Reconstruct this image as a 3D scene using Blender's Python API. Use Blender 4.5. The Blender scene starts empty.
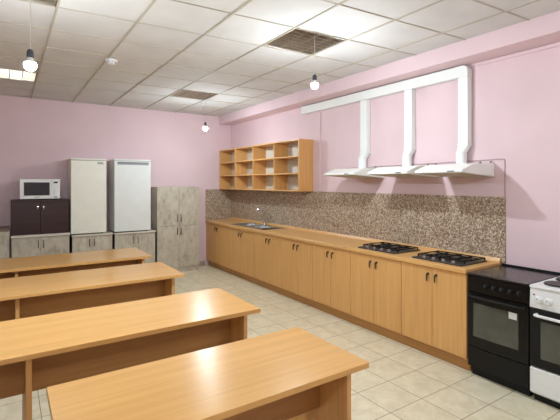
import bpy, bmesh, math, random
from mathutils import Vector, Matrix
random.seed(4)
S = bpy.context.scene
COL = S.collection
PI = math.pi

# ------------------------------------------------------------------ materials
def srgb(r, g, b):
    def f(c):
        c /= 255.0
        return c/12.92 if c <= 0.04045 else ((c+0.055)/1.055)**2.4
    return (f(r), f(g), f(b), 1.0)

def newmat(name):
    m = bpy.data.materials.new(name); m.use_nodes = True
    nt = m.node_tree
    return m, nt, nt.nodes['Principled BSDF']

def plain(name, rgb, rough=0.5, metal=0.0, spec=0.5, coat=0.0, var=0.0, vscale=6.0):
    m, nt, b = newmat(name)
    b.inputs['Base Color'].default_value = srgb(*rgb)
    b.inputs['Roughness'].default_value = rough
    b.inputs['Metallic'].default_value = metal
    b.inputs['Specular IOR Level'].default_value = spec
    b.inputs['Coat Weight'].default_value = coat
    if var > 0:
        tc = nt.nodes.new('ShaderNodeTexCoord')
        n = nt.nodes.new('ShaderNodeTexNoise'); n.inputs['Scale'].default_value = vscale; n.inputs['Detail'].default_value = 5
        nt.links.new(tc.outputs['Object'], n.inputs['Vector'])
        r = nt.nodes.new('ShaderNodeValToRGB')
        lo = tuple(max(0, c*(1-var)) for c in rgb); hi = tuple(min(255, c*(1+var)) for c in rgb)
        r.color_ramp.elements[0].position = 0.3; r.color_ramp.elements[0].color = srgb(*lo)
        r.color_ramp.elements[1].position = 0.7; r.color_ramp.elements[1].color = srgb(*hi)
        nt.links.new(n.outputs['Fac'], r.inputs['Fac'])
        nt.links.new(r.outputs['Color'], b.inputs['Base Color'])
    return m

def wood(name, c0, c1, axis='X', rough=0.35, spec=0.5, fine=38.0, bumpy=0.02, aniso=0.0):
    """laminate with straight grain along one axis"""
    m, nt, b = newmat(name)
    tc = nt.nodes.new('ShaderNodeTexCoord')
    oi = nt.nodes.new('ShaderNodeObjectInfo')
    mp = nt.nodes.new('ShaderNodeMapping')
    sc = {'X': (0.035, 1, 1), 'Y': (1, 0.035, 1), 'Z': (1, 1, 0.035)}[axis]
    mp.inputs['Scale'].default_value = tuple(fine*s for s in sc)
    nt.links.new(tc.outputs['Object'], mp.inputs['Vector'])
    n = nt.nodes.new('ShaderNodeTexNoise'); n.noise_dimensions = '4D'
    n.inputs['Scale'].default_value = 1.0; n.inputs['Detail'].default_value = 6; n.inputs['Roughness'].default_value = 0.65
    mul = nt.nodes.new('ShaderNodeMath'); mul.operation = 'MULTIPLY'; mul.inputs[1].default_value = 37.0
    nt.links.new(oi.outputs['Random'], mul.inputs[0]); nt.links.new(mul.outputs[0], n.inputs['W'])
    nt.links.new(mp.outputs['Vector'], n.inputs['Vector'])
    r = nt.nodes.new('ShaderNodeValToRGB')
    r.color_ramp.elements[0].position = 0.28; r.color_ramp.elements[0].color = srgb(*c0)
    r.color_ramp.elements[1].position = 0.68; r.color_ramp.elements[1].color = srgb(*c1)
    nt.links.new(n.outputs['Fac'], r.inputs['Fac'])
    nt.links.new(r.outputs['Color'], b.inputs['Base Color'])
    b.inputs['Roughness'].default_value = rough
    b.inputs['Specular IOR Level'].default_value = spec
    if aniso:      # pores along the grain spread a highlight across it
        b.inputs['Anisotropic'].default_value = aniso
        tv = nt.nodes.new('ShaderNodeCombineXYZ'); tv.inputs['Y'].default_value = 1.0
        nt.links.new(tv.outputs[0], b.inputs['Tangent'])
    bp = nt.nodes.new('ShaderNodeBump'); bp.inputs['Strength'].default_value = bumpy; bp.inputs['Distance'].default_value = 0.002
    nt.links.new(n.outputs['Fac'], bp.inputs['Height']); nt.links.new(bp.outputs['Normal'], b.inputs['Normal'])
    return m

def weathered(name):
    """grey-beige cement-look laminate with smudged vertical streaks"""
    m, nt, b = newmat(name)
    tc = nt.nodes.new('ShaderNodeTexCoord'); oi = nt.nodes.new('ShaderNodeObjectInfo')
    mul = nt.nodes.new('ShaderNodeMath'); mul.operation = 'MULTIPLY'; mul.inputs[1].default_value = 53.0
    nt.links.new(oi.outputs['Random'], mul.inputs[0])
    mp = nt.nodes.new('ShaderNodeMapping'); mp.inputs['Scale'].default_value = (13, 13, 6.0)
    nt.links.new(tc.outputs['Object'], mp.inputs['Vector'])
    n = nt.nodes.new('ShaderNodeTexNoise'); n.noise_dimensions = '4D'; n.inputs['Scale'].default_value = 1.0
    n.inputs['Detail'].default_value = 9; n.inputs['Roughness'].default_value = 0.72; n.inputs['Distortion'].default_value = 0.15
    nt.links.new(mp.outputs['Vector'], n.inputs['Vector']); nt.links.new(mul.outputs[0], n.inputs['W'])
    r = nt.nodes.new('ShaderNodeValToRGB'); e = r.color_ramp.elements
    e[0].position = 0.28; e[0].color = srgb(130, 116, 99)
    e[1].position = 0.72; e[1].color = srgb(214, 205, 188)
    k = e.new(0.46); k.color = srgb(188, 177, 158)
    nt.links.new(n.outputs['Fac'], r.inputs['Fac']); nt.links.new(r.outputs['Color'], b.inputs['Base Color'])
    b.inputs['Roughness'].default_value = 0.55
    return m

def wall_paint(name, rgb):
    m, nt, b = newmat(name)
    tc = nt.nodes.new('ShaderNodeTexCoord')
    n = nt.nodes.new('ShaderNodeTexNoise'); n.inputs['Scale'].default_value = 1.6; n.inputs['Detail'].default_value = 5
    nt.links.new(tc.outputs['Object'], n.inputs['Vector'])
    r = nt.nodes.new('ShaderNodeValToRGB')
    r.color_ramp.elements[0].position = 0.3; r.color_ramp.elements[0].color = srgb(*[c*0.975 for c in rgb])
    r.color_ramp.elements[1].position = 0.7; r.color_ramp.elements[1].color = srgb(*[min(255, c*1.015) for c in rgb])
    nt.links.new(n.outputs['Fac'], r.inputs['Fac']); nt.links.new(r.outputs['Color'], b.inputs['Base Color'])
    b.inputs['Roughness'].default_value = 0.75; b.inputs['Specular IOR Level'].default_value = 0.25
    n2 = nt.nodes.new('ShaderNodeTexNoise'); n2.inputs['Scale'].default_value = 90; n2.inputs['Detail'].default_value = 2
    nt.links.new(tc.outputs['Object'], n2.inputs['Vector'])
    bp = nt.nodes.new('ShaderNodeBump'); bp.inputs['Strength'].default_value = 0.05; bp.inputs['Distance'].default_value = 0.003
    nt.links.new(n2.outputs['Fac'], bp.inputs['Height']); nt.links.new(bp.outputs['Normal'], b.inputs['Normal'])
    return m

def floor_tiles(name):
    m, nt, b = newmat(name)
    tc = nt.nodes.new('ShaderNodeTexCoord')
    mp = nt.nodes.new('ShaderNodeMapping'); mp.inputs['Location'].default_value = (-2.894+0.337*20, -1.618+0.322*20, 0)
    nt.links.new(tc.outputs['Object'], mp.inputs['Vector'])
    br = nt.nodes.new('ShaderNodeTexBrick'); br.offset = 0.0; br.squash = 1.0
    br.inputs['Scale'].default_value = 1.0; br.inputs['Brick Width'].default_value = 0.337; br.inputs['Row Height'].default_value = 0.322
    br.inputs['Mortar Size'].default_value = 0.0028; br.inputs['Mortar Smooth'].default_value = 0.2
    br.inputs['Color1'].default_value = (0, 0, 0, 1); br.inputs['Color2'].default_value = (1, 1, 1, 1)
    nt.links.new(mp.outputs['Vector'], br.inputs['Vector'])
    n = nt.nodes.new('ShaderNodeTexNoise'); n.noise_dimensions = '4D'
    n.inputs['Scale'].default_value = 9; n.inputs['Detail'].default_value = 8; n.inputs['Roughness'].default_value = 0.68; n.inputs['Distortion'].default_value = 0.5
    mu = nt.nodes.new('ShaderNodeMath'); mu.operation = 'MULTIPLY'; mu.inputs[1].default_value = 6.0
    nt.links.new(br.outputs['Color'], mu.inputs[0]); nt.links.new(mu.outputs[0], n.inputs['W'])
    nt.links.new(tc.outputs['Object'], n.inputs['Vector'])
    r = nt.nodes.new('ShaderNodeValToRGB'); e = r.color_ramp.elements
    e[0].position = 0.28; e[0].color = srgb(208, 194, 163)
    e[1].position = 0.66; e[1].color = srgb(236, 225, 198)
    nt.links.new(n.outputs['Fac'], r.inputs['Fac'])
    mix = nt.nodes.new('ShaderNodeMixRGB'); mix.inputs['Color2'].default_value = srgb(140, 118, 90)
    nt.links.new(br.outputs['Fac'], mix.inputs['Fac']); nt.links.new(r.outputs['Color'], mix.inputs['Color1'])
    nt.links.new(mix.outputs['Color'], b.inputs['Base Color'])
    b.inputs['Roughness'].default_value = 0.3; b.inputs['Specular IOR Level'].default_value = 0.45
    bp = nt.nodes.new('ShaderNodeBump'); bp.invert = True; bp.inputs['Strength'].default_value = 0.25; bp.inputs['Distance'].default_value = 0.002
    nt.links.new(br.outputs['Fac'], bp.inputs['Height']); nt.links.new(bp.outputs['Normal'], b.inputs['Normal'])
    return m

def mosaic(name):
    m, nt, b = newmat(name)
    tc = nt.nodes.new('ShaderNodeTexCoord')
    v = nt.nodes.new('ShaderNodeTexVoronoi'); v.inputs['Scale'].default_value = 92
    nt.links.new(tc.outputs['Object'], v.inputs['Vector'])
    sep = nt.nodes.new('ShaderNodeSeparateColor'); nt.links.new(v.outputs['Color'], sep.inputs['Color'])
    r = nt.nodes.new('ShaderNodeValToRGB'); r.color_ramp.interpolation = 'CONSTANT'; e = r.color_ramp.elements
    cols = [(0, (124, 100, 80)), (0.16, (164, 142, 120)), (0.36, (196, 176, 154)), (0.52, (144, 120, 98)), (0.66, (178, 156, 132)), (0.80, (212, 196, 176)), (0.92, (132, 106, 90))]
    e[0].position = 0; e[0].color = srgb(*cols[0][1]); e[1].position = cols[1][0]; e[1].color = srgb(*cols[1][1])
    for p, c in cols[2:]:
        k = e.new(p); k.color = srgb(*c)
    nt.links.new(sep.outputs['Red'], r.inputs['Fac']); nt.links.new(r.outputs['Color'], b.inputs['Base Color'])
    b.inputs['Roughness'].default_value = 0.42
    return m

def emit(name, rgb, strength):
    m, nt, b = newmat(name)
    b.inputs['Base Color'].default_value = (0.9, 0.9, 0.9, 1)
    b.inputs['Emission Color'].default_value = (*rgb, 1); b.inputs['Emission Strength'].default_value = strength
    return m

def tile_mat(name):
    m, nt, b = newmat(name)
    tc = nt.nodes.new('ShaderNodeTexCoord')
    n = nt.nodes.new('ShaderNodeTexNoise'); n.inputs['Scale'].default_value = 3; n.inputs['Detail'].default_value = 6
    nt.links.new(tc.outputs['Object'], n.inputs['Vector'])
    r = nt.nodes.new('ShaderNodeValToRGB')
    r.color_ramp.elements[0].position = 0.3; r.color_ramp.elements[0].color = srgb(206, 202, 199)
    r.color_ramp.elements[1].position = 0.7; r.color_ramp.elements[1].color = srgb(216, 212, 209)
    nt.links.new(n.outputs['Fac'], r.inputs['Fac']); nt.links.new(r.outputs['Color'], b.inputs['Base Color'])
    b.inputs['Roughness'].default_value = 0.85; b.inputs['Specular IOR Level'].default_value = 0.15
    return m

BULB_W = 760.0
M = dict(
    wall=wall_paint('pink_paint', (228, 201, 205)),
    ceil=tile_mat('ceiling_board'),
    bars=plain('ceiling_bars', (182, 172, 156), 0.6),
    floor=floor_tiles('floor_tiles'),
    base=plain('skirting', (176, 160, 140), 0.4, var=0.08),
    mosaic=mosaic('mosaic_speckle'),
    desk_x=wood('beech_x', (206, 152, 84), (226, 173, 104), 'X', 0.28, 0.5, aniso=0.45),
    desk_z=wood('beech_z', (198, 144, 84), (218, 166, 104), 'Z', 0.42, 0.4),
    desk_shade=wood('beech_panel_shaded', (160, 110, 60), (180, 130, 76), 'X', 0.45, 0.4),  # beech darkened: shade under the tabletop put into the panel colour
    oak_z=wood('honey_oak_z', (206, 152, 90), (226, 174, 110), 'Z', 0.42, 0.4),
    oak_y=wood('honey_oak_y', (206, 154, 92), (226, 176, 114), 'Y', 0.34, 0.45),
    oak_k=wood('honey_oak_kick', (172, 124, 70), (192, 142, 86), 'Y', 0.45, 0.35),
    cement=weathered('weathered_laminate'),
    cement_top=wood('pale_worktop', (206, 195, 178), (222, 213, 198), 'X', 0.4),
    brown_top=wood('brown_worktop', (104, 86, 74), (132, 112, 98), 'X', 0.4),
    wenge=wood('wenge', (46, 26, 26), (62, 38, 36), 'X', 0.35, 0.4),
    edge_dark=plain('dark_edge', (62, 54, 48), 0.5),
    white=plain('white_enamel', (232, 232, 230), 0.28, var=0.01),
    cream=plain('cream_enamel', (238, 236, 222), 0.32, var=0.012),
    fridge=plain('cool_white_enamel', (230, 231, 227), 0.26, var=0.01),
    duct=plain('white_plastic', (236, 238, 234), 0.35),
    hood=plain('hood_white', (236, 234, 228), 0.35),
    filt=plain('hood_filter', (196, 184, 164), 0.5, 0.2),
    grey=plain('grey_plastic', (150, 154, 156), 0.4),
    midgrey=plain('mid_grey', (110, 112, 114), 0.45),
    print=plain('print_grey', (88, 92, 96), 0.5),
    black=plain('black_enamel', (11, 11, 12), 0.3, spec=0.3),
    blackm=plain('black_matt', (17, 17, 18), 0.5, spec=0.3),
    glass=plain('dark_oven_glass', (30, 30, 29), 0.06, spec=0.7),
    oven_in=plain('oven_window', (74, 76, 68), 0.08, spec=0.7, var=0.06, vscale=9),
    hobglass=plain('ceramic_glass', (40, 33, 32), 0.2, spec=0.6),
    zone=plain('cooking_zone', (118, 106, 102), 0.35),
    plate=plain('cast_plate', (66, 60, 58), 0.45, 0.2),
    chrome=plain('chrome', (210, 210, 212), 0.12, 1.0),
    steel=plain('steel', (176, 176, 174), 0.26, 1.0),
    alu=plain('louvre_aluminium', (168, 156, 138), 0.28, 0.8),
    housing=plain('lamp_housing', (92, 78, 64), 0.5),
    pewter=plain('dark_pewter', (74, 66, 56), 0.4, 0.7),
    tube=plain('tube_glass', (226, 224, 218), 0.3),
    paper=plain('paper', (214, 214, 206), 0.7),
    socket=plain('lamp_socket', (58, 62, 68), 0.45),
    cord=plain('lamp_cord', (206, 200, 190), 0.6),
    copper=plain('pipe_brown', (126, 100, 84), 0.45),
    wire=plain('wall_wire', (176, 150, 152), 0.6),
    bulb=emit('lit_bulb', (0.87, 1.0, 1.07), BULB_W),
    bulb_fill=emit('lit_bulb_fill', (0.87, 1.0, 1.07), BULB_W*.55),  # weaker glow for the added fill bulbs behind the viewer
    bulb_mid=emit('lit_bulb_mid', (0.87, 1.0, 1.07), BULB_W*.74),
    bulb_far=emit('lit_bulb_far', (0.86, 1.0, 1.07), BULB_W*.6),
    hobgrey=plain('hob_enamel', (58, 56, 55), 0.3),
    mwglass=plain('microwave_glass', (38, 40, 44), 0.12, spec=0.6),
    dark=plain('shadow_gap', (40, 36, 33), 0.7),
    backp=plain('hardboard_white', (214, 208, 196), 0.55),
    redled=plain('indicator', (150, 60, 50), 0.4),
)

# ------------------------------------------------------------------ mesh helper
class MB:
    def __init__(s): s.bm = bmesh.new()
    def _add(s, tmp):
        me = bpy.data.meshes.new('t'); tmp.to_mesh(me); tmp.free(); s.bm.from_mesh(me); bpy.data.meshes.remove(me)
    def box(s, x0, x1, y0, y1, z0, z1, bev=0.0, seg=1):
        t = bmesh.new(); bmesh.ops.create_cube(t, size=1.0)
        for v in t.verts:
            v.co = Vector(((x0+x1)/2 + v.co.x*abs(x1-x0), (y0+y1)/2 + v.co.y*abs(y1-y0), (z0+z1)/2 + v.co.z*abs(z1-z0)))
        if bev > 0: bmesh.ops.bevel(t, geom=t.edges[:], offset=bev, segments=seg, affect='EDGES', profile=0.5)
        s._add(t); return s
    def cyl(s, a, b, r, r2=None, n=20, cap=True):
        a, b = Vector(a), Vector(b); d = b-a
        t = bmesh.new(); bmesh.ops.create_cone(t, cap_ends=cap, segments=n, radius1=r, radius2=r if r2 is None else r2, depth=d.length)
        q = Vector((0, 0, 1)).rotation_difference(d.normalized())
        bmesh.ops.transform(t, matrix=Matrix.Translation((a+b)/2) @ q.to_matrix().to_4x4(), verts=t.verts[:])
        s._add(t); return s
    def tube(s, pts, r, n=8):
        pts = [Vector(p) for p in pts]; t = bmesh.new(); rings = []
        for i, p in enumerate(pts):
            d = (pts[min(i+1, len(pts)-1)] - pts[max(i-1, 0)]).normalized()
            ref = Vector((0, 0, 1)) if abs(d.z) < 0.9 else Vector((1, 0, 0))
            u = d.cross(ref).normalized(); w = d.cross(u).normalized()
            if rings:
                pu = prev; u = (pu - d*pu.dot(d)).normalized(); w = d.cross(u).normalized()
            prev = u
            rr = r[i] if isinstance(r, (list, tuple)) else r
            rings.append([t.verts.new(p + u*rr*math.cos(2*PI*k/n) + w*rr*math.sin(2*PI*k/n)) for k in range(n)])
        for i in range(len(rings)-1):
            for k in range(n):
                t.faces.new((rings[i][k], rings[i][(k+1) % n], rings[i+1][(k+1) % n], rings[i+1][k]))
        t.faces.new(rings[0]); t.faces.new(rings[-1])
        bmesh.ops.recalc_face_normals(t, faces=t.faces[:]); s._add(t); return s
    def lathe(s, c, prof, n=24, axis='Z'):
        t = bmesh.new(); rings = []; c = Vector(c)
        for r, h in prof:
            ring = []
            for k in range(n):
                a = 2*PI*k/n
                p = {'Z': Vector((r*math.cos(a), r*math.sin(a), h)), 'X': Vector((h, r*math.cos(a), r*math.sin(a))), 'Y': Vector((r*math.cos(a), h, r*math.sin(a)))}[axis]
                ring.append(t.verts.new(c+p))
            rings.append(ring)
        for i in range(len(rings)-1):
            for k in range(n): t.faces.new((rings[i][k], rings[i][(k+1) % n], rings[i+1][(k+1) % n], rings[i+1][k]))
        t.faces.new(rings[0]); t.faces.new(rings[-1])
        bmesh.ops.remove_doubles(t, verts=t.verts[:], dist=1e-6)
        bmesh.ops.recalc_face_normals(t, faces=t.faces[:]); s._add(t); return s
    def prism(s, pts, ax, h0, h1, bev=0.0):
        """polygon pts in the plane across ax, extruded h0..h1 along ax"""
        def P(a, b, h): return {'X': Vector((h, a, b)), 'Y': Vector((a, h, b)), 'Z': Vector((a, b, h))}[ax]
        t = bmesh.new()
        A = [t.verts.new(P(a, b, h0)) for a, b in pts]; B = [t.verts.new(P(a, b, h1)) for a, b in pts]
        n = len(pts); t.faces.new(A); t.faces.new(B)
        for i in range(n): t.faces.new((A[i], A[(i+1) % n], B[(i+1) % n], B[i]))
        bmesh.ops.recalc_face_normals(t, faces=t.faces[:])
        if bev > 0: bmesh.ops.bevel(t, geom=t.edges[:], offset=bev, segments=1, affect='EDGES', profile=0.5)
        s._add(t); return s
    def hull(s, A, B):
        """loft between two equal-count rings"""
        t = bmesh.new(); a = [t.verts.new(p) for p in A]; b = [t.verts.new(p) for p in B]; n = len(a)
        t.faces.new(a); t.faces.new(b)
        for i in range(n): t.faces.new((a[i], a[(i+1) % n], b[(i+1) % n], b[i]))
        bmesh.ops.recalc_face_normals(t, faces=t.faces[:]); s._add(t); return s
    def quad(s, *p):
        s.bm.faces.new([s.bm.verts.new(q) for q in p]); return s
    def build(s, name, mat, parent=None, smooth=True):
        base = Vector((0, 0, 0)); q = parent
        while q is not None:
            base += q.location; q = q.parent
        me = bpy.data.meshes.new(name)
        for v in s.bm.verts: v.co -= base
        s.bm.to_mesh(me); s.bm.free()
        me.materials.append(M[mat] if isinstance(mat, str) else mat)
        if smooth:
            for p in me.polygons: p.use_smooth = True
            me.set_sharp_from_angle(angle=math.radians(32))
        o = bpy.data.objects.new(name, me); COL.objects.link(o)
        if smooth:
            wn = o.modifiers.new('weighted_normals', 'WEIGHTED_NORMAL'); wn.mode = 'FACE_AREA'; wn.weight = 100; wn.keep_sharp = True
        if parent is not None: o.parent = parent
        return o

def tag(o, label, cat, group=None):
    o['label'] = label; o['category'] = cat
    if group: o['group'] = group
    return o
def thing(name, label, cat, loc, group=None):
    o = bpy.data.objects.new(name, None); COL.objects.link(o); o.location = loc; o.empty_display_size = 0.1
    return tag(o, label, cat, group)
def struct(o): o['kind'] = 'structure'; return o
def dup(root, loc, label, group=None):
    r = root.copy(); COL.objects.link(r); r.location = loc; r['label'] = label
    if group: r['group'] = group
    for ch in list(root.children):
        c = ch.copy(); COL.objects.link(c); c.parent = r
        for g in list(ch.children):
            d = g.copy(); COL.objects.link(d); d.parent = c
    return r

# ------------------------------------------------------------------ room
XW, YB, ZC = 3.77, 7.42, 2.91      # right wall, back wall, ceiling
XL, YF = -4.0, -2.2                # left wall, wall behind the viewer
BX, BZ = 3.5, 2.755                # beam along the right wall
struct(MB().box(XL-.15, XW+.15, YF-.15, YB+.15, -0.12, 0).build('floor', 'floor'))
struct(MB().box(XW, XW+.15, YF-.15, YB+.15, 0, ZC+.3).build('wall_right', 'wall'))
struct(MB().box(XL, XW, YB, YB+.15, 0, ZC+.3).build('wall_back', 'wall'))
struct(MB().box(XL-.15, XL, YF-.15, YB+.15, 0, ZC+.3).build('wall_left', 'wall'))
struct(MB().box(XL, XW, YF-.15, YF, 0, ZC+.3).build('wall_front', 'wall'))
struct(MB().box(BX, XW, YF, YB, BZ, ZC+.3, .004).build('trim_1', 'wall'))          # beam
struct(MB().box(XW-.018, XW, YF, 2.22, BZ-.035, BZ-.004, .003).build('trim_2', 'wall'))   # trunking under the beam
struct(MB().box(XW-.02, XW, 4.585, 4.615, 1.47, 2.64, .003).build('trim_3', 'wall'))      # vertical trunking
struct(MB().box(XL, 3.2, YB-.014, YB, 0, .085, .003).build('baseboard_back', 'base'))
struct(MB().box(XW-.014, XW, YF, .94, 0, .085, .003).build('baseboard_right', 'base'))
# mosaic splashback on both walls
struct(MB().box(XW-.012, XW, 1.955, YB, .86, 1.47).build('trim_4', 'mosaic'))
struct(MB().box(3.21, XW-.012, YB-.012, YB, .86, 1.47).build('trim_5', 'mosaic'))

# suspended ceiling: boards between bars
X0, PX, Y0, PY = 0.313, 0.572, 2.845, 0.5467
def skew(x): return .06*(1.45-x)      # the rows run slightly askew to the walls
lamp_cells = {(3, 0): 'a', (3, 5): 'b', (-1, 5): 'c', (-1, 0): 'd', (-5, 0): 'e', (-5, 5): 'f', (-1, -5): 'g', (3, -5): 'h', (-5, -5): 'i'}
cb = MB(); bars = MB(); TH = 0.008
for i in range(-8, 7):
    for j in range(-11, 10):
        x0, x1 = X0+PX*i, X0+PX*(i+1); y0, y1 = Y0+PY*j, Y0+PY*(j+1)
        x0, x1 = max(x0, XL), min(x1, BX)
        if x1-x0 < .01 or (i, j) in lamp_cells: continue
        cl = lambda y: max(YF, min(YB, y))
        ya, yb, yc_, yd = cl(y0+skew(x0)), cl(y1+skew(x0)), cl(y1+skew(x1)), cl(y0+skew(x1))
        if min(yb-ya, yc_-yd) < .02: continue
        dz = [random.uniform(0, .0045) for _ in range(4)]
        g = .004
        cb.quad((x0+g, ya+g, ZC+dz[0]), (x0+g, yb-g, ZC+dz[1]), (x1-g, yc_-g, ZC+dz[2]), (x1-g, yd+g, ZC+dz[3]))
struct(cb.build('ceiling', 'ceil', smooth=False))
for i in range(-8, 7):
    x = X0+PX*i
    if XL < x < BX: bars.box(x-TH, x+TH, YF, YB, ZC-.005, ZC+.03)
for j in range(-11, 10):
    y = Y0+PY*j
    ya, yb = y+skew(XL), y+skew(BX)
    if ya < YF+.02 or yb > YB-.02: continue
    xa, xb = XL, BX
    if ya > YB-.02: xa = 1.45-(YB-.02-y)/.06; ya = YB-.02
    if yb < YF+.02: xb = 1.45-(YF+.02-y)/.06; yb = YF+.02
    t_ = TH*.7
    bars.hull([(xa, ya-t_, ZC-.0035), (xa, ya+t_, ZC-.0035), (xa, ya+t_, ZC+.03), (xa, ya-t_, ZC+.03)], [(xb, yb-t_, ZC-.0035), (xb, yb+t_, ZC-.0035), (xb, yb+t_, ZC+.03), (xb, yb-t_, ZC+.03)])
struct(bars.build('trim_6', 'bars'))
struct(MB().box(XL-.15, XW+.15, YF-.15, YB+.15, ZC+.3, ZC+.4).build('trim_7', 'ceil'))   # slab over the suspended ceiling

# ------------------------------------------------------------------ louvred ceiling lights
def louvre_light(label, i, j):
    x0, x1 = X0+PX*i+TH, X0+PX*(i+1)-TH; dy = skew((x0+x1)/2); y0, y1 = Y0+PY*j+TH+.018+dy, Y0+PY*(j+1)-TH-.018+dy
    t = thing('ceiling_light', label, 'ceiling light', ((x0+x1)/2, (y0+y1)/2, ZC), 'louvred lights in the suspended ceiling')
    m = MB()
    m.box(x0, x1, y0, y1, ZC+.09, ZC+.1)
    for a, b, c, d in ((x0, x0+.004, y0, y1), (x1-.004, x1, y0, y1), (x0+.004, x1-.004, y0, y0+.004), (x0+.004, x1-.004, y1-.004, y1)): m.box(a, b, c, d, ZC+.002, ZC+.09)
    m.build('housing', 'housing', t)
    for a, b in ((y0-.03, y0-.001), (y1+.001, y1+.03)): MB().box(x0-.002, x1+.002, a, b, ZC+.006, ZC+.02).build('flange', 'ceil', t)
    l = MB(); w = x1-x0; h = y1-y0
    for k in range(5):
        x = x0+.008+(w-.016)*k/4
        l.prism([(x-.014, ZC+.045), (x-.003, ZC), (x+.003, ZC), (x+.014, ZC+.045)] if 0 < k < 4 else [(x-.003, ZC+.045), (x-.003, ZC), (x+.003, ZC), (x+.003, ZC+.045)], 'Y', y0+.005, y1-.005)
    for k in range(8):
        y = y0+.008+(h-.016)*k/7
        l.prism([(y-.010, ZC+.03), (y-.004, ZC+.001), (y+.004, ZC+.001), (y+.010, ZC+.03)], 'X', x0+.005, x1-.005)
    l.build('louvre', 'alu', t)
    for k in range(4):
        x = x0+.008+(w-.016)*(k+.5)/4
        MB().cyl((x, y0+.02, ZC+.066), (x, y1-.02, ZC+.066), .012, n=10).build('tube', 'tube', t)
    return t
louvre_light('square louvred ceiling light nearest the beam, above the hoods, largest in view', 3, 0)
far_light = louvre_light('far louvred ceiling light near the back right corner, a bulb under it', 3, 5)
louvre_light('louvred ceiling light above the microwave, cut by the left edge', -1, 5)
louvre_light('louvred ceiling light at the top left edge, above the nearest bulb', -1, 0)

# ------------------------------------------------------------------ bare bulbs on cords
def pendant(label, x, y, zb, grp='bare bulbs hanging on cords', lamp='bulb'):
    t = thing('hanging_bulb', label, 'light bulb', (x, y, ZC), grp)
    MB().cyl((x, y, zb+.094), (x, y, ZC+.02), .0028, n=8).build('cord', 'cord', t)
    MB().lathe((x, y, zb), [(.0001, .096), (.010, .095), (.017, .086), (.0195, .074), (.0195, .05), (.016, .046), (.0001, .046)], 18).build('socket', 'socket', t)
    MB().lathe((x, y, zb), [(.0001, .049), (.0145, .0455), (.0165, .034), (.027, .0175), (.0302, .0132), (.0001, .0132)], 20).build('bulb_collar', 'duct', t)
    prof = [(.0001, .0126), (.0304, .0126)] + [(max(.0001, .033*math.cos(a)), -.033*math.sin(a)) for a in [math.radians(-22+112*k/10) for k in range(11)]]
    MB().lathe((x, y, zb), prof, 16).build('bulb_dome', M[lamp], t)
    return t
pendant('lit bare bulb hanging at the upper left, nearest and largest', 0.118, 2.88, 2.306)
pendant('lit bare bulb hanging in front of the white ducts', 2.28, 2.86, 2.467, lamp='bulb_mid')
pendant('lit bare bulb hanging in the far right corner of the room', 2.552, 5.90, 2.44, lamp='bulb_far')

# loose wire beside the farthest light
MB().tube([(2.538, 6.005, ZC+.02), (2.537, 6.02, ZC-.05), (2.535, 6.04, ZC-.09), (2.535, 6.045, ZC-.16)], [.003, .003, .006, .006], 8).build('loose_wire', 'cord', far_light)
# smoke detector
sd = thing('smoke_detector', 'round white smoke detector on the ceiling boards', 'smoke detector', (.925, 4.62, ZC))
MB().lathe((.925, 4.62, ZC-.004), [(.0001, 0), (.062, 0), (.062, -.016), (.056, -.024), (.0001, -.024)], 28).build('base', 'white', sd)
MB().lathe((.925, 4.62, ZC-.028), [(.0001, 0), (.046, 0), (.042, -.016), (.03, -.022), (.0001, -.022)], 28).build('sensor_head', 'white', sd)
m = MB()
for k in range(8):
    a = k*PI/4; m.box(.925+.044*math.cos(a)-.006, .925+.044*math.cos(a)+.006, 4.62+.044*math.sin(a)-.006, 4.62+.044*math.sin(a)+.006, ZC-.038, ZC-.031)
m.build('sensor_slot', 'print', sd)

# ------------------------------------------------------------------ desks
def desk(label, x0, x1, y0, y1, legs):
    t = thing('desk', label, 'desk', ((x0+x1)/2, (y0+y1)/2, 0), 'beech desks in a row one behind another')
    MB().box(x0, x1, y0, y1, .722, .75, .004, 2).build('tabletop', 'desk_x', t)
    for x in legs:
        MB().box(x-.0135, x+.0135, y0+.045, y1-.045, .0, .7215, .0015).build('leg_panel', 'desk_z', t)
    ls = sorted(legs); yp = y0+.255
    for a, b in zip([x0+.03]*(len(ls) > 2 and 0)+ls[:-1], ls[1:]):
        MB().box(a+.0142, b-.0142, yp-.009, yp+.009, .455, .7215, .001).build('modesty_panel', 'desk_shade', t)
    return t
desk('beech desk nearest the viewer, its left corner in view', .137, 1.43, 1.378, 1.957, [.235, 1.342])
desk('second beech desk from the front, with a bright reflection on its top', -1.25, 1.428, 2.374, 3.036, [-1.15, .093, 1.337])
desk('third beech desk from the front, between the reflecting one and the farthest', -1.30, 1.380, 3.67, 4.38, [-1.20, .068, 1.288])
desk('farthest beech desk, in front of the weathered grey cabinets', -1.28, 1.408, 4.80, 5.53, [-1.18, .08, 1.322])

# ------------------------------------------------------------------ handles
def bow_handle(parent, p, axis_n, length, mat='pewter', r=.0045, out=.026, name='handle'):
    """vertical bow handle; p = lower end on the door face, axis_n = outward normal"""
    p = Vector(p); n = Vector(axis_n); pts = []
    for k in range(9):
        f = k/8; pts.append(p + Vector((0, 0, length*f)) + n*(out*math.sin(PI*f)**.55))
    return MB().tube(pts, r, 8).build(name, mat, parent)

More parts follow.
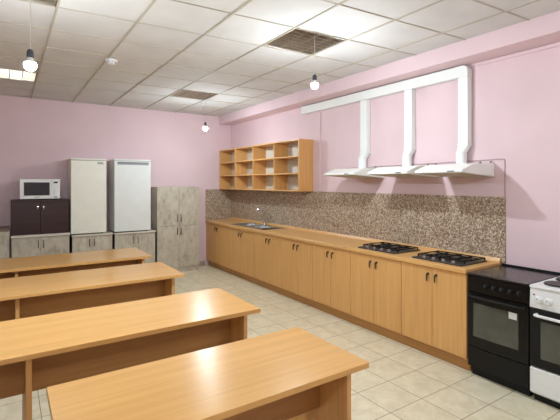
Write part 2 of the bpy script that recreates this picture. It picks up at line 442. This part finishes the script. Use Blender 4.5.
# ------------------------------------------------------------------ kitchen base cabinets along the right wall
CX = 3.218                      # door face
ED = [7.405, 6.45, 5.55, 4.77, 4.08, 3.39, 2.68, 1.992]
HY = [6.925, 5.99, 5.13, 4.43, 3.735, 3.042, 2.33]
LB = ['honey oak base cabinet in the far corner, farthest from the cookers',
      'honey oak base cabinet under the stainless sink',
      'honey oak base cabinet second from the sink cabinet towards the corner side of the long bare worktop',
      'honey oak base cabinet in the middle of the row, fourth from the black cooker',
      'honey oak base cabinet third from the black cooker, just beyond the farther hob',
      'honey oak base cabinet under the farther hob',
      'honey oak base cabinet beside the black cooker, under the nearer hob']
LB[2] = 'honey oak base cabinet just right of the sink cabinet'
for k in range(7):
    y1, y0 = ED[k], ED[k+1]; ym = HY[k]
    t = thing('base_cabinet', LB[k], 'kitchen cabinet', (3.45, (y0+y1)/2, 0), 'honey oak base cabinets along the right wall')
    c = MB()
    c.box(CX+.019, 3.75, y0+.001, y0+.017, .10, .83).box(CX+.019, 3.75, y1-.017, y1-.001, .10, .83)
    c.box(CX+.019, 3.75, y0+.017, y1-.017, .10, .116).box(3.74, 3.75, y0+.017, y1-.017, .116, .83)
    c.box(CX+.019, CX+.09, y0+.017, y1-.017, .812, .83)
    c.build('carcass', 'oak_z', t)
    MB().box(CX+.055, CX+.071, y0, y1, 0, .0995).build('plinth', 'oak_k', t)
    for a, b, hy in ((y0+.0028, ym-.002, ym-.042), (ym+.002, y1-.0028, ym+.042)):
        d = MB().box(CX, CX+.0185, a, b, .117, .826, .0015).build('door', 'oak_z', t)
        h = MB().tube([(CX, hy, .765), (CX-.014, hy, .766), (CX-.021, hy, .758), (CX-.0225, hy, .738), (CX-.0215, hy, .716), (CX-.019, hy, .700)], [.0095, .0085, .0085, .007, .0065, .005], 10)
        h.lathe((CX, hy, .765), [(.0001, 0), (.0125, 0), (.0125, -.003), (.010, -.005), (.0001, -.005)], 14, 'X')
        h.build('handle', 'pewter', d)

# worktop with a hole for the sink
SX0, SX1, SY0, SY1 = 3.30, 3.66, 5.575, 6.42     # bowl hole
w = MB()
WX, WB = 3.197, 3.755
w.box(WX, WB, 1.99, SY0, .832, .871, .004).box(WX, WB, SY1, 7.405, .832, .871, .004).box(WX, SX0, SY0, SY1, .832, .871, .0).box(SX1, WB, SY0, SY1, .832, .871, .0)
wt = thing('worktop', 'long honey oak laminate worktop running over the base cabinets', 'worktop', (3.46, 4.7, .832))
w.build('slab', 'oak_y', wt)
MB().prism([(3.73, .8712), (3.7575, .8712), (3.7575, .909), (3.746, .909), (3.732, .884)], 'Y', 1.992, 7.40).build('wall_strip', 'oak_y', wt)

# sink: pressed steel with bowl and draining board
sk = thing('sink', 'stainless steel inset double-bowl sink in the worktop under the wall shelf', 'sink', (3.5, 5.92, .872))
m = MB()
px0, px1, py0, py1 = 3.265, 3.722, 5.36, 6.47
z0, z1 = .872, .878
ix0, ix1 = SX0+.012, SX1-.012
bowls = [(SY0+.012, 5.985), (6.025, SY1-.012)]
m = MB()
m.box(px0, ix0, py0, py1, z0, z1, .002).box(ix1, px1, py0, py1, z0, z1, .002)
for a, b in ((py0, bowls[0][0]), (bowls[0][1], bowls[1][0]), (bowls[1][1], py1)): m.box(ix0, ix1, a, b, z0, z1)
m.build('rim', 'steel', sk)
q = .022; zb = .725
for iy0, iy1 in bowls:
    m = MB()
    A = [(ix0, iy0), (ix1, iy0), (ix1, iy1), (ix0, iy1)]; B = [(ix0+q, iy0+q), (ix1-q, iy0+q), (ix1-q, iy1-q), (ix0+q, iy1-q)]
    for k in range(4):
        a, b = A[k], A[(k+1) % 4]; c, d = B[(k+1) % 4], B[k]
        m.quad((*a, z1-.001), (*b, z1-.001), (*c, zb), (*d, zb))
    m.quad(*[(*p, zb) for p in B])
    m.build('bowl', 'steel', sk)
    MB().lathe(((ix0+ix1)/2, (iy0+iy1)/2, zb), [(.0001, .001), (.035, .001), (.035, .004), (.028, .006), (.0001, .006)], 20).build('drain', 'chrome', sk)
m = MB()
for k in range(3):
    y = 5.40+.05*k; m.prism([(y-.008, .8782), (y, .8822), (y+.008, .8782)], 'X', 3.33, 3.62)
m.build('draining_ribs', 'steel', sk)
# faucet
fx, fy = 3.695, 6.02
fc = thing('faucet', 'chrome swan-neck mixer tap standing behind the sink bowl', 'tap', (fx, fy, .878))
MB().lathe((fx, fy, .8785), [(.0001, 0), (.026, 0), (.024, .012), (.018, .02), (.018, .075), (.014, .085), (.0001, .085)], 20).build('tap_body', 'chrome', fc)
pts = [(fx, fy, .955), (fx, fy, 1.09)]
for k in range(1, 9):
    a = PI*k/8; pts.append((fx-.06+.06*math.cos(a), fy+.03-.03*math.cos(a), 1.09+.06*math.sin(a)))
pts.append((fx-.12, fy+.06, 1.06))
MB().tube(pts, .0078, 10).build('spout', 'chrome', fc)
MB().tube([(fx, fy-.014, .945), (fx-.005, fy-.04, .965), (fx-.015, fy-.085, .985)], [.009, .007, .005], 8).build('lever', 'chrome', fc)

# hobs set on the worktop
def hob(label, y0, y1):
    x0, x1, z = 3.275, 3.685, .8712
    t = thing('hob', label, 'hob', ((x0+x1)/2, (y0+y1)/2, z), 'black hobs on the worktop')
    MB().box(x0, x1, y0, y1, z, z+.012, .004, 2).build('tray', 'hobgrey', t)
    for k in range(4):
        cy = y0+.11+k*(y1-y0-.22)/3
        MB().lathe((x0+.045, cy, z+.0123), [(.0001, 0), (.019, 0), (.017, .018), (.012, .021), (.0001, .021)], 16).build('knob', 'chrome', t)
    for bx in (x0+.145, x0+.315):
        for by in (y0+.15, y1-.15):
            b = MB().lathe((bx, by, z+.0123), [(.0001, 0), (.052, 0), (.050, .006), (.036, .008), (.036, .015), (.0001, .015)], 20).build('burner', 'pewter', t)
            MB().lathe((bx, by, z+.0275), [(.0001, 0), (.03, 0), (.028, .006), (.0001, .006)], 18).build('cap', 'blackm', b)
    for gy0, gy1 in ((y0+.02, (y0+y1)/2-.006), ((y0+y1)/2+.006, y1-.02)):
        g = MB(); gz = z+.027; gx0, gx1 = x0+.075, x1-.015
        for a, b in (((gx0, gy0), (gx1, gy0)), ((gx0, gy1), (gx1, gy1)), ((gx0, gy0), (gx0, gy1)), ((gx1, gy0), (gx1, gy1)), ((gx0, (gy0+gy1)/2), (gx1, (gy0+gy1)/2)), ((x0+.145, gy0), (x0+.145, gy1)), ((x0+.315, gy0), (x0+.315, gy1))):
            g.box(min(a[0], b[0])-.004, max(a[0], b[0])+.004, min(a[1], b[1])-.004, max(a[1], b[1])+.004, gz, gz+.01)
        for a in (gx0, gx1):
            for b in (gy0, gy1): g.box(a-.005, a+.005, b-.005, b+.005, z+.0122, gz+.001)
        g.build('pan_support', 'blackm', t)
    return t
hob('black four-burner hob on the worktop, farther from the cookers', 2.815, 3.335)
hob('black four-burner hob on the worktop, right beside the black cooker', 2.075, 2.60)

# ------------------------------------------------------------------ open pigeonhole shelf unit on the wall
sx, sy0, sy1, sz0, sz1 = 3.5, 4.756, 7.405, 1.472, 2.235
ss = thing('wall_shelf', 'honey oak wall shelf of twelve open pigeonholes above the sink', 'shelf', (3.62, (sy0+sy1)/2, sz0))
SB = 3.765
MB().box(sx, SB, sy0, sy0+.018, sz0, sz1, .001).build('side_panel', 'oak_z', ss)
MB().box(sx, SB, sy1-.018, sy1, sz0, sz1, .001).build('side_panel', 'oak_z', ss)
MB().box(sx, SB, sy0+.0182, sy1-.0182, sz1-.018, sz1, .001).build('top_panel', 'oak_y', ss)
MB().box(sx, SB, sy0+.0182, sy1-.0182, sz0, sz0+.018, .001).build('bottom_panel', 'oak_y', ss)
div = [sy0+.009, 5.419, 6.085, 6.747, sy1-.009]
for y in div[1:-1]: MB().box(sx+.001, SB-.006, y-.009, y+.009, sz0+.0182, sz1-.0182).build('divider', 'oak_z', ss)
for z in (1.735, 1.985):
    for a, b in zip(div[:-1], div[1:]):
        MB().box(sx+.003, SB-.006, a+.0092, b-.0092, z-.009, z+.009).build('shelf_board', 'oak_y', ss)
MB().box(SB-.0055, SB-.001, sy0+.0183, sy1-.0183, sz0+.0183, sz1-.0183).build('back_panel', 'backp', ss)

# ------------------------------------------------------------------ cooker hoods
HD = [(3.386, 3.90, 'white cooker hood farthest from the viewer, leftmost of the three'), (2.637, 3.165, 'middle one of the three white cooker hoods'), (2.053, 2.546, 'white cooker hood nearest the viewer, rightmost of the three')]
for y0, y1, lab in HD:
    t = thing('cooker_hood', lab, 'cooker hood', (3.5, (y0+y1)/2, 1.652), 'white cooker hoods under the ducts')
    MB().prism([(3.25, 1.690), (3.25, 1.712), (3.43, 1.772), (3.765, 1.782), (3.765, 1.656)], 'Y', y0, y1, .003).build('canopy', 'hood', t)
    # metal filter on the sloping underside
    def zu(x): return 1.690+(1.656-1.690)*(x-3.25)/(3.765-3.25)
    MB().hull([(3.29, y0+.03, zu(3.29)-.0005), (3.29, y1-.03, zu(3.29)-.0005), (3.74, y1-.03, zu(3.74)-.0005), (3.74, y0+.03, zu(3.74)-.0005)],
              [(3.29, y0+.03, zu(3.29)-.004), (3.29, y1-.03, zu(3.29)-.004), (3.74, y1-.03, zu(3.74)-.004), (3.74, y0+.03, zu(3.74)-.004)]).build('filter', 'filt', t)
    cy = y0+.11
    MB().box(3.2475, 3.2505, cy-.035, cy+.035, 1.696, 1.707).build('control_strip', 'midgrey', t)
    for yy in (y0+.03, y0+.13):
        MB().cyl((3.745, yy, 1.7815), (3.745, yy, 1.80), .006, n=10).cyl((3.745, yy, 1.795), (3.762, yy, 1.795), .005, n=8).build('bracket', 'copper', t)

# ------------------------------------------------------------------ ducts
dt = thing('ventilation_duct', 'white flat ventilation duct with three drops along the right wall', 'duct', (XW-.05, 3.6, 2.6))
DX0, DX1 = XW-.078, XW-.006
DH0, DH1 = 2.632, 2.742
m = MB()
m.box(DX0, DX1, 2.42, 4.93, DH0, DH1, .006, 2)
m.build('horizontal_duct', 'duct', dt)
MB().box(DX0-.004, DX1, 4.93, 4.955, DH0-.004, DH1+.004, .004).build('end_cap', 'duct', dt)
drops = [(3.667, 'a'), (2.984, 'b'), (2.328, 'c')]
for yc, _ in drops:
    top = DH0-.0005 if yc > 2.5 else DH0+.0
    MB().box(DX0, DX1, yc-.052, yc+.052, 1.985, top, .006, 2).build('drop_duct', 'duct', dt)
    MB().box(DX0-.004, DX1+.002, yc-.057, yc+.057, 1.962, 1.9845, .003).build('joint_collar', 'duct', dt)
    A = []; B = []; n = 24
    for k in range(n):
        a = 2*PI*k/n; cx, cyy = math.cos(a), math.sin(a)
        sq = max(abs(cx), abs(cyy))
        A.append(((DX0+DX1)/2+(DX1-DX0)/2*cx/sq, yc+.052*cyy/sq, 1.9615)); B.append((3.70+.05*cx, yc+.018+.05*cyy, 1.895))
    MB().hull(A, B).build('adapter', 'duct', dt)
    MB().cyl((3.70, yc+.018, 1.784), (3.70, yc+.018, 1.8945), .05, n=28).build('round_spigot', 'duct', dt)
yc = drops[2][0]
pts = [(yc-.052, DH0), (yc+.0915, DH0), (yc+.0915, DH1)]
for k in range(0, 7):
    a = PI/2+PI/2*k/6; pts.append((yc+.005+.057*math.cos(a), DH1-.057+.057*math.sin(a)))
MB().prism(pts, 'X', DX0-.003, DX1+.002).build('elbow', 'duct', dt)

# thin cable on the wall above the hoods, down to the splashback
tag(MB().tube([(XW-.005, 4.05, 1.79), (XW-.005, 3.0, 1.80), (XW-.005, 2.02, 1.815), (XW-.005, 1.965, 1.813), (XW-.005, 1.96, 1.80), (XW-.005, 1.96, 1.475)], .0042, 8).build('wall_cable', 'wire'),
    'thin pinkish cable running along the hood tops and down the wall', 'cable')

# ------------------------------------------------------------------ black cooker
def knob_x(parent, x, y, z, r, mat, depth=.024, pointer=None):
    k = MB().lathe((x, y, z), [(.0001, 0), (r, 0), (r*.96, -.006), (r*.78, -.010), (r*.72, -depth), (r*.6, -depth-.003), (.0001, -depth-.003)], 22, 'X').build('knob', mat, parent)
    MB().box(x-depth-.0052, x-depth-.0032, y-.002, y+.002, z, z+r*.62).build('pointer', pointer or 'paper', k)
    return k
by0, by1, fxx = 1.497, 1.978, 3.2
bk = thing('cooker', 'black freestanding electric cooker beside the oak cabinets', 'cooker', (3.46, (by0+by1)/2, 0))
MB().box(fxx+.03, 3.725, by0+.004, by1-.004, .075, .838, .003).build('body', 'black', bk)
MB().box(fxx+.055, 3.66, by0+.012, by1-.012, 0, .0745).build('plinth', 'blackm', bk)
ct = MB().box(fxx-.004, 3.732, by0, by1, .8385, .852, .004, 2).build('cooktop', 'hobglass', bk)
for (x, y, r) in ((3.335, by0+.13, .072), (3.335, by1-.125, .09), (3.555, by0+.13, .09), (3.555, by1-.125, .072)):
    m = MB(); n = 40; t_ = bmesh.new()
    for r0, r1 in ((r-.004, r), (r*.55-.002, r*.55)):
        for k in range(n):
            a, b = 2*PI*k/n, 2*PI*(k+1)/n
            m.quad((x+r0*math.cos(a), y+r0*math.sin(a), .8526), (x+r1*math.cos(a), y+r1*math.sin(a), .8526), (x+r1*math.cos(b), y+r1*math.sin(b), .8526), (x+r0*math.cos(b), y+r0*math.sin(b), .8526))
    m.build('cooking_zone', 'zone', bk)
MB().box(3.7325, 3.752, by0, by1, .80, .868, .004).build('rear_ledge', 'black', bk)
# bowed control panel, door and drawer (front bulges a little)
def bowed(y0, y1, z0, z1, xf, xb, bulge, n=10):
    pts = [(xb, y0), (xf+bulge, y0)]
    for k in range(1, n): 
        f = k/n; pts.append((xf+bulge-bulge*math.sin(PI*f), y0+(y1-y0)*f))
    pts += [(xf+bulge, y1), (xb, y1)]
    return MB().prism(pts, 'Z', z0, z1)
bowed(by0+.002, by1-.002, .700, .832, fxx, fxx+.0295, .010).build('control_panel', 'black', bk)
for k in range(5):
    y = by1-.165-.063*k
    f = (y-by0)/(by1-by0); xs = fxx+.010-.010*math.sin(PI*f)
    knob_x(bk, xs, y, .765, .021, 'blackm', .022, 'print')
d = bowed(by0+.002, by1-.002, .250, .692, fxx, fxx+.0295, .010).build('oven_door', 'black', bk)
bowed(by0+.07, by1-.055, .338, .612, fxx-.003, fxx+.002, .009).build('window', 'oven_in', d)
m = MB(); hp = []
for k in range(13):
    f = k/12; y = by0+.02+(by1-by0-.04)*f; hp.append((fxx-.022-.012*math.sin(PI*f)+.02*(k in (0, 12)), y, .668))
m.tube(hp, .009, 8); m.build('handle', 'blackm', d)
MB().box(fxx-.0045, fxx-.0032, by0+.078, by0+.138, .562, .612).build('paper_label', 'paper', d)
bowed(by0+.002, by1-.002, .080, .243, fxx, fxx+.0295, .010).build('drawer', 'black', bk)

# ------------------------------------------------------------------ white cooker
wy0, wy1 = .955, 1.485
wk = thing('cooker', 'white electric cooker with dark hotplates at the right edge', 'cooker', (3.46, (wy0+wy1)/2, 0))
MB().box(fxx+.02, 3.70, wy0+.003, wy1-.003, .055, .832, .003).build('body', 'white', wk)
MB().box(fxx+.045, 3.66, wy0+.012, wy1-.012, 0, .0545).build('plinth', 'blackm', wk)
MB().box(fxx-.006, 3.745, wy0, wy1, .8325, .853, .005, 2).build('cooktop', 'white', wk)
for (x, y, r) in ((3.345, wy1-.125, .082), (3.345, wy0+.13, .092), (3.565, wy1-.125, .092), (3.565, wy0+.13, .075)):
    MB().lathe((x, y, .8533), [(.0001, 0), (r+.006, 0), (r+.006, .003), (r, .004), (r, .011), (r*.97, .013), (.02, .013), (.019, .0115), (.0001, .0115)], 32).build('hotplate', 'plate', wk)
MB().prism([(fxx+.0195, .690), (fxx-.004, .690), (fxx-.004, .70), (fxx+.004, .83), (fxx+.0195, .83)], 'Y', wy0+.001, wy1-.001, .002).build('control_panel', 'white', wk)
for off in (.063, .128, .26, .325, .39, .455):
    knob_x(wk, fxx-.001, wy1-off, .754, .028, 'white', .026, 'grey')
MB().cyl((fxx+.002, wy1-.030, .785), (fxx-.004, wy1-.030, .785), .006, n=12).build('indicator_lamp', 'redled', wk)
d = MB().box(fxx-.002, fxx+.0195, wy0+.001, wy1-.001, .262, .684, .003).build('oven_door', 'blackm', wk)
MB().box(fxx-.0045, fxx-.0022, wy0+.075, wy1-.075, .33, .60, .001).build('window', 'oven_in', d)
m = MB(); m.tube([(fxx-.002, wy1-.05, .645), (fxx-.032, wy1-.05, .645), (fxx-.04, wy1-.065, .645), (fxx-.04, wy0+.05, .645), (fxx-.032, wy0+.035, .645), (fxx-.002, wy0+.035, .645)], .0105, 10)
m.build('handle', 'white', d)
MB().box(fxx-.002, fxx+.0195, wy0+.001, wy1-.001, .070, .252, .004).build('drawer', 'white', wk)

# ------------------------------------------------------------------ weathered cabinets along the back wall
YFC = 6.95
def low_cab(label, x0, x1, xm, ztop, tht=.03, topmat='cement_top', left=True):
    t = thing('floor_cabinet', label, 'cabinet', ((x0+x1)/2, 7.17, 0), 'weathered grey floor cabinets along the back wall')
    zt = ztop-tht
    MB().box(x0, x1, YFC+.019, 7.40, .07, zt-.0005).build('carcass', 'edge_dark', t)
    MB().box(x0, x1, YFC+.05, YFC+.066, 0, .0695).build('plinth', 'cement', t)
    MB().box(x0-.004, x1+.004, YFC-.02, 7.403, zt, ztop, .003).build('top_board', topmat, t)
    for a, b, hx in ((x0+.004, xm-.0015, xm-.035), (xm+.0015, x1-.004, xm+.035)):
        d = MB().box(a, b, YFC, YFC+.0185, .075, zt-.006, .0015).build('door', 'cement', t)
        bow_handle(d, (hx, YFC, zt-.165), (0, -1, 0), .115, r=.005)
    return t
low_cab('weathered grey cabinet at the left edge with a dark brown top', -.80, .035, -.37, .95, .032, 'brown_top')
low_cab('weathered grey cabinet under the dark brown cupboard', .052, .795, .419, .842, .036)
low_cab('weathered grey cabinet under the cream refrigerator', .828, 1.412, 1.108, .796, .025)
low_cab('weathered grey cabinet under the refrigerator with a grey top handle', 1.442, 2.098, 1.773, .788, .025)

# tall weathered cabinet
YT = 7.055
tc = thing('tall_cabinet', 'tall weathered grey four-door cabinet near the kitchen corner', 'cabinet', (2.55, 7.23, 0))
tx0, tx1, tm = 2.16, 2.935, 2.55
MB().box(tx0, tx1, YT+.019, 7.40, .09, 1.527, .001).build('carcass', 'cement', tc)
MB().box(tx0+.005, tx1-.005, YT+.03, YT+.046, 0, .0895).build('plinth', 'cement', tc)
for a, b, hx in ((tx0+.001, tm-.0015, tm-.032), (tm+.0015, tx1-.001, tm+.032)):
    for z0, z1, hz in ((.092, .836, .675), (.842, 1.526, .905)):
        d = MB().box(a, b, YT, YT+.0185, z0, z1, .0015).build('door', 'cement', tc)
        bow_handle(d, (hx, YT, hz), (0, -1, 0), .128, r=.0055)

# dark cupboard on the cabinet
dk = thing('cupboard', 'dark brown two-door cupboard under the microwave', 'cupboard', (.42, 7.17, .8425))
MB().box(.053, .785, 6.985, 7.38, .8425, 1.3245, .001).build('carcass', 'wenge', dk)
MB().box(.048, .79, 6.958, 7.385, 1.325, 1.348, .002).build('top_board', 'wenge', dk)
for a, b, hx in ((.055, .4115, .375), (.4145, .783, .452)):
    d = MB().box(a, b, 6.966, 6.9845, .846, 1.320, .0015).build('door', 'wenge', dk)
    MB().lathe((hx, 6.966, 1.245), [(.0001, 0), (.007, 0), (.006, -.014), (.013, -.02), (.013, -.026), (.0001, -.028)], 16, 'Y').cyl((hx, 6.955, 1.245), (hx, 6.952, 1.21), .006, .009, n=10).build('knob', 'chrome', d)

# microwave on the cupboard
mx0, mx1, mz0, mz1, my = .155, .670, 1.362, 1.652, 6.972
mw = thing('microwave_oven', 'white microwave oven standing on the dark brown cupboard', 'microwave', ((mx0+mx1)/2, 7.13, 1.3485))
MB().box(mx0, mx1, my+.02, 7.31, mz0, mz1, .004).build('casing', 'white', mw)
d = MB().box(mx0, .552, my, my+.0195, mz0, mz1, .004, 2).build('door', 'white', mw)
MB().box(.206, .532, my-.0025, my-.0002, mz0+.05, mz1-.047, .001).build('window', 'mwglass', d)
m = MB()
for k in range(6): m.box(.34+k*.011, .347+k*.011, my-.0015, my-.0002, mz0+.022, mz0+.031)
m.build('logo', 'print', d)
p = MB().box(.554, mx1, my, my+.0195, mz0, mz1, .004, 2).build('control_panel', 'white', mw)
MB().box(.583, .637, my-.002, my-.0002, mz1-.06, mz1-.036).build('display', 'mwglass', p)
for zz, r in ((mz0+.145, .019), (mz0+.075, .024)):
    MB().lathe((.612, my-.0003, zz), [(.0001, 0), (r, 0), (r*.95, -.012), (r*.8, -.016), (.0001, -.016)], 20, 'Y').build('dial', 'duct', p)
MB().box(.59, .634, my-.003, my-.0002, mz0+.012, mz0+.032, .001).build('button', 'grey', p)
for xx in (mx0+.05, mx1-.05):
    for yy in (my+.05, 7.27): MB().cyl((xx, yy, 1.3485), (xx, yy, mz0), .014, n=12).build('foot', 'blackm', mw)

# refrigerators on the cabinets
def fridge(label, x0, x1, z0, z1, mat, yf, kind):
    t = thing('refrigerator', label, 'refrigerator', ((x0+x1)/2, 7.16, z0), 'refrigerators on the weathered cabinets')
    MB().box(x0+.003, x1-.003, yf+.056, 7.39, z0+.012, z1-.026, .006, 2).build('cabinet_body', mat, t)
    MB().box(x0, x1, yf+.01, 7.395, z1-.0255, z1, .006, 2).build('top_cap', mat, t)
    d = MB().box(x0, x1, yf, yf+.05, z0+.016, z1-.031, .009, 3).build('door', mat, t)
    MB().box(x0+.01, x1-.01, yf+.0505, yf+.0555, z0+.02, z1-.036).build('door_seal', 'grey', t)
    for xx in (x0+.05, x1-.05):
        MB().cyl((xx, yf+.09, z0), (xx, yf+.09, z0+.0118), .016, n=12).build('foot', 'blackm', t)
        MB().cyl((xx, 7.33, z0), (xx, 7.33, z0+.0118), .016, n=12).build('foot', 'blackm', t)
    return t, d
t, d = fridge('cream white refrigerator, left one of the two, with a small logo', .812, 1.322, .7965, 1.978, 'cream', 6.955, 0)
m = MB(); bx = 1.192
for k, (w_, h_) in enumerate(((.012, .02), (.010, .014), (.010, .014), (.012, .014), (.008, .02), (.010, .014))):
    m.box(bx, bx+w_, 6.9525, 6.9548, 1.904, 1.904+h_); bx += w_+.004
m.box(1.185, 1.285, 6.9530, 6.9549, 1.894, 1.898)
m.build('logo', 'print', d)
t, d = fridge('cool white refrigerator, right one of the two, with a grey top handle', 1.440, 2.022, .7885, 1.985, 'fridge', 6.955, 1)
m = MB().box(1.487, 1.985, 6.950, 6.9548, 1.892, 1.936, .001); m.build('handle_recess', 'grey', d)
MB().box(1.487, 1.985, 6.944, 6.9545, 1.920, 1.936, .002).build('handle_lip', 'midgrey', d)

# two unseen bulbs added behind the viewer as front fill light
pendant('added fill bulb hanging unseen behind the viewer on the cooker side', 2.28, .05, 2.49, 'added fill bulbs behind the viewer', 'bulb_fill')
pendant('added fill bulb hanging unseen behind the viewer over the desk aisle', .118, -.1, 2.40, 'added fill bulbs behind the viewer', 'bulb_fill')

# ------------------------------------------------------------------ camera and colour management
cam = bpy.data.cameras.new('camera'); co = bpy.data.objects.new('camera', cam); COL.objects.link(co)
F = 409.42
cam.sensor_width = 36.0; cam.sensor_fit = 'HORIZONTAL'; cam.lens = F/560*36.0
cam.shift_y = (182.69-210)/560
cam.clip_start = .05
co.location = (0, 0, 1.6); co.rotation_euler = (PI/2, 0, -0.5886)
S.camera = co
w = bpy.data.worlds.new('world'); S.world = w; w.use_nodes = True
w.node_tree.nodes['Background'].inputs['Color'].default_value = (0, 0, 0, 1)
vs = S.view_settings
vs.view_transform = 'Standard'; vs.look = 'None'; vs.gamma = 1.0; vs.exposure = 1.49; vs.use_curve_mapping = False
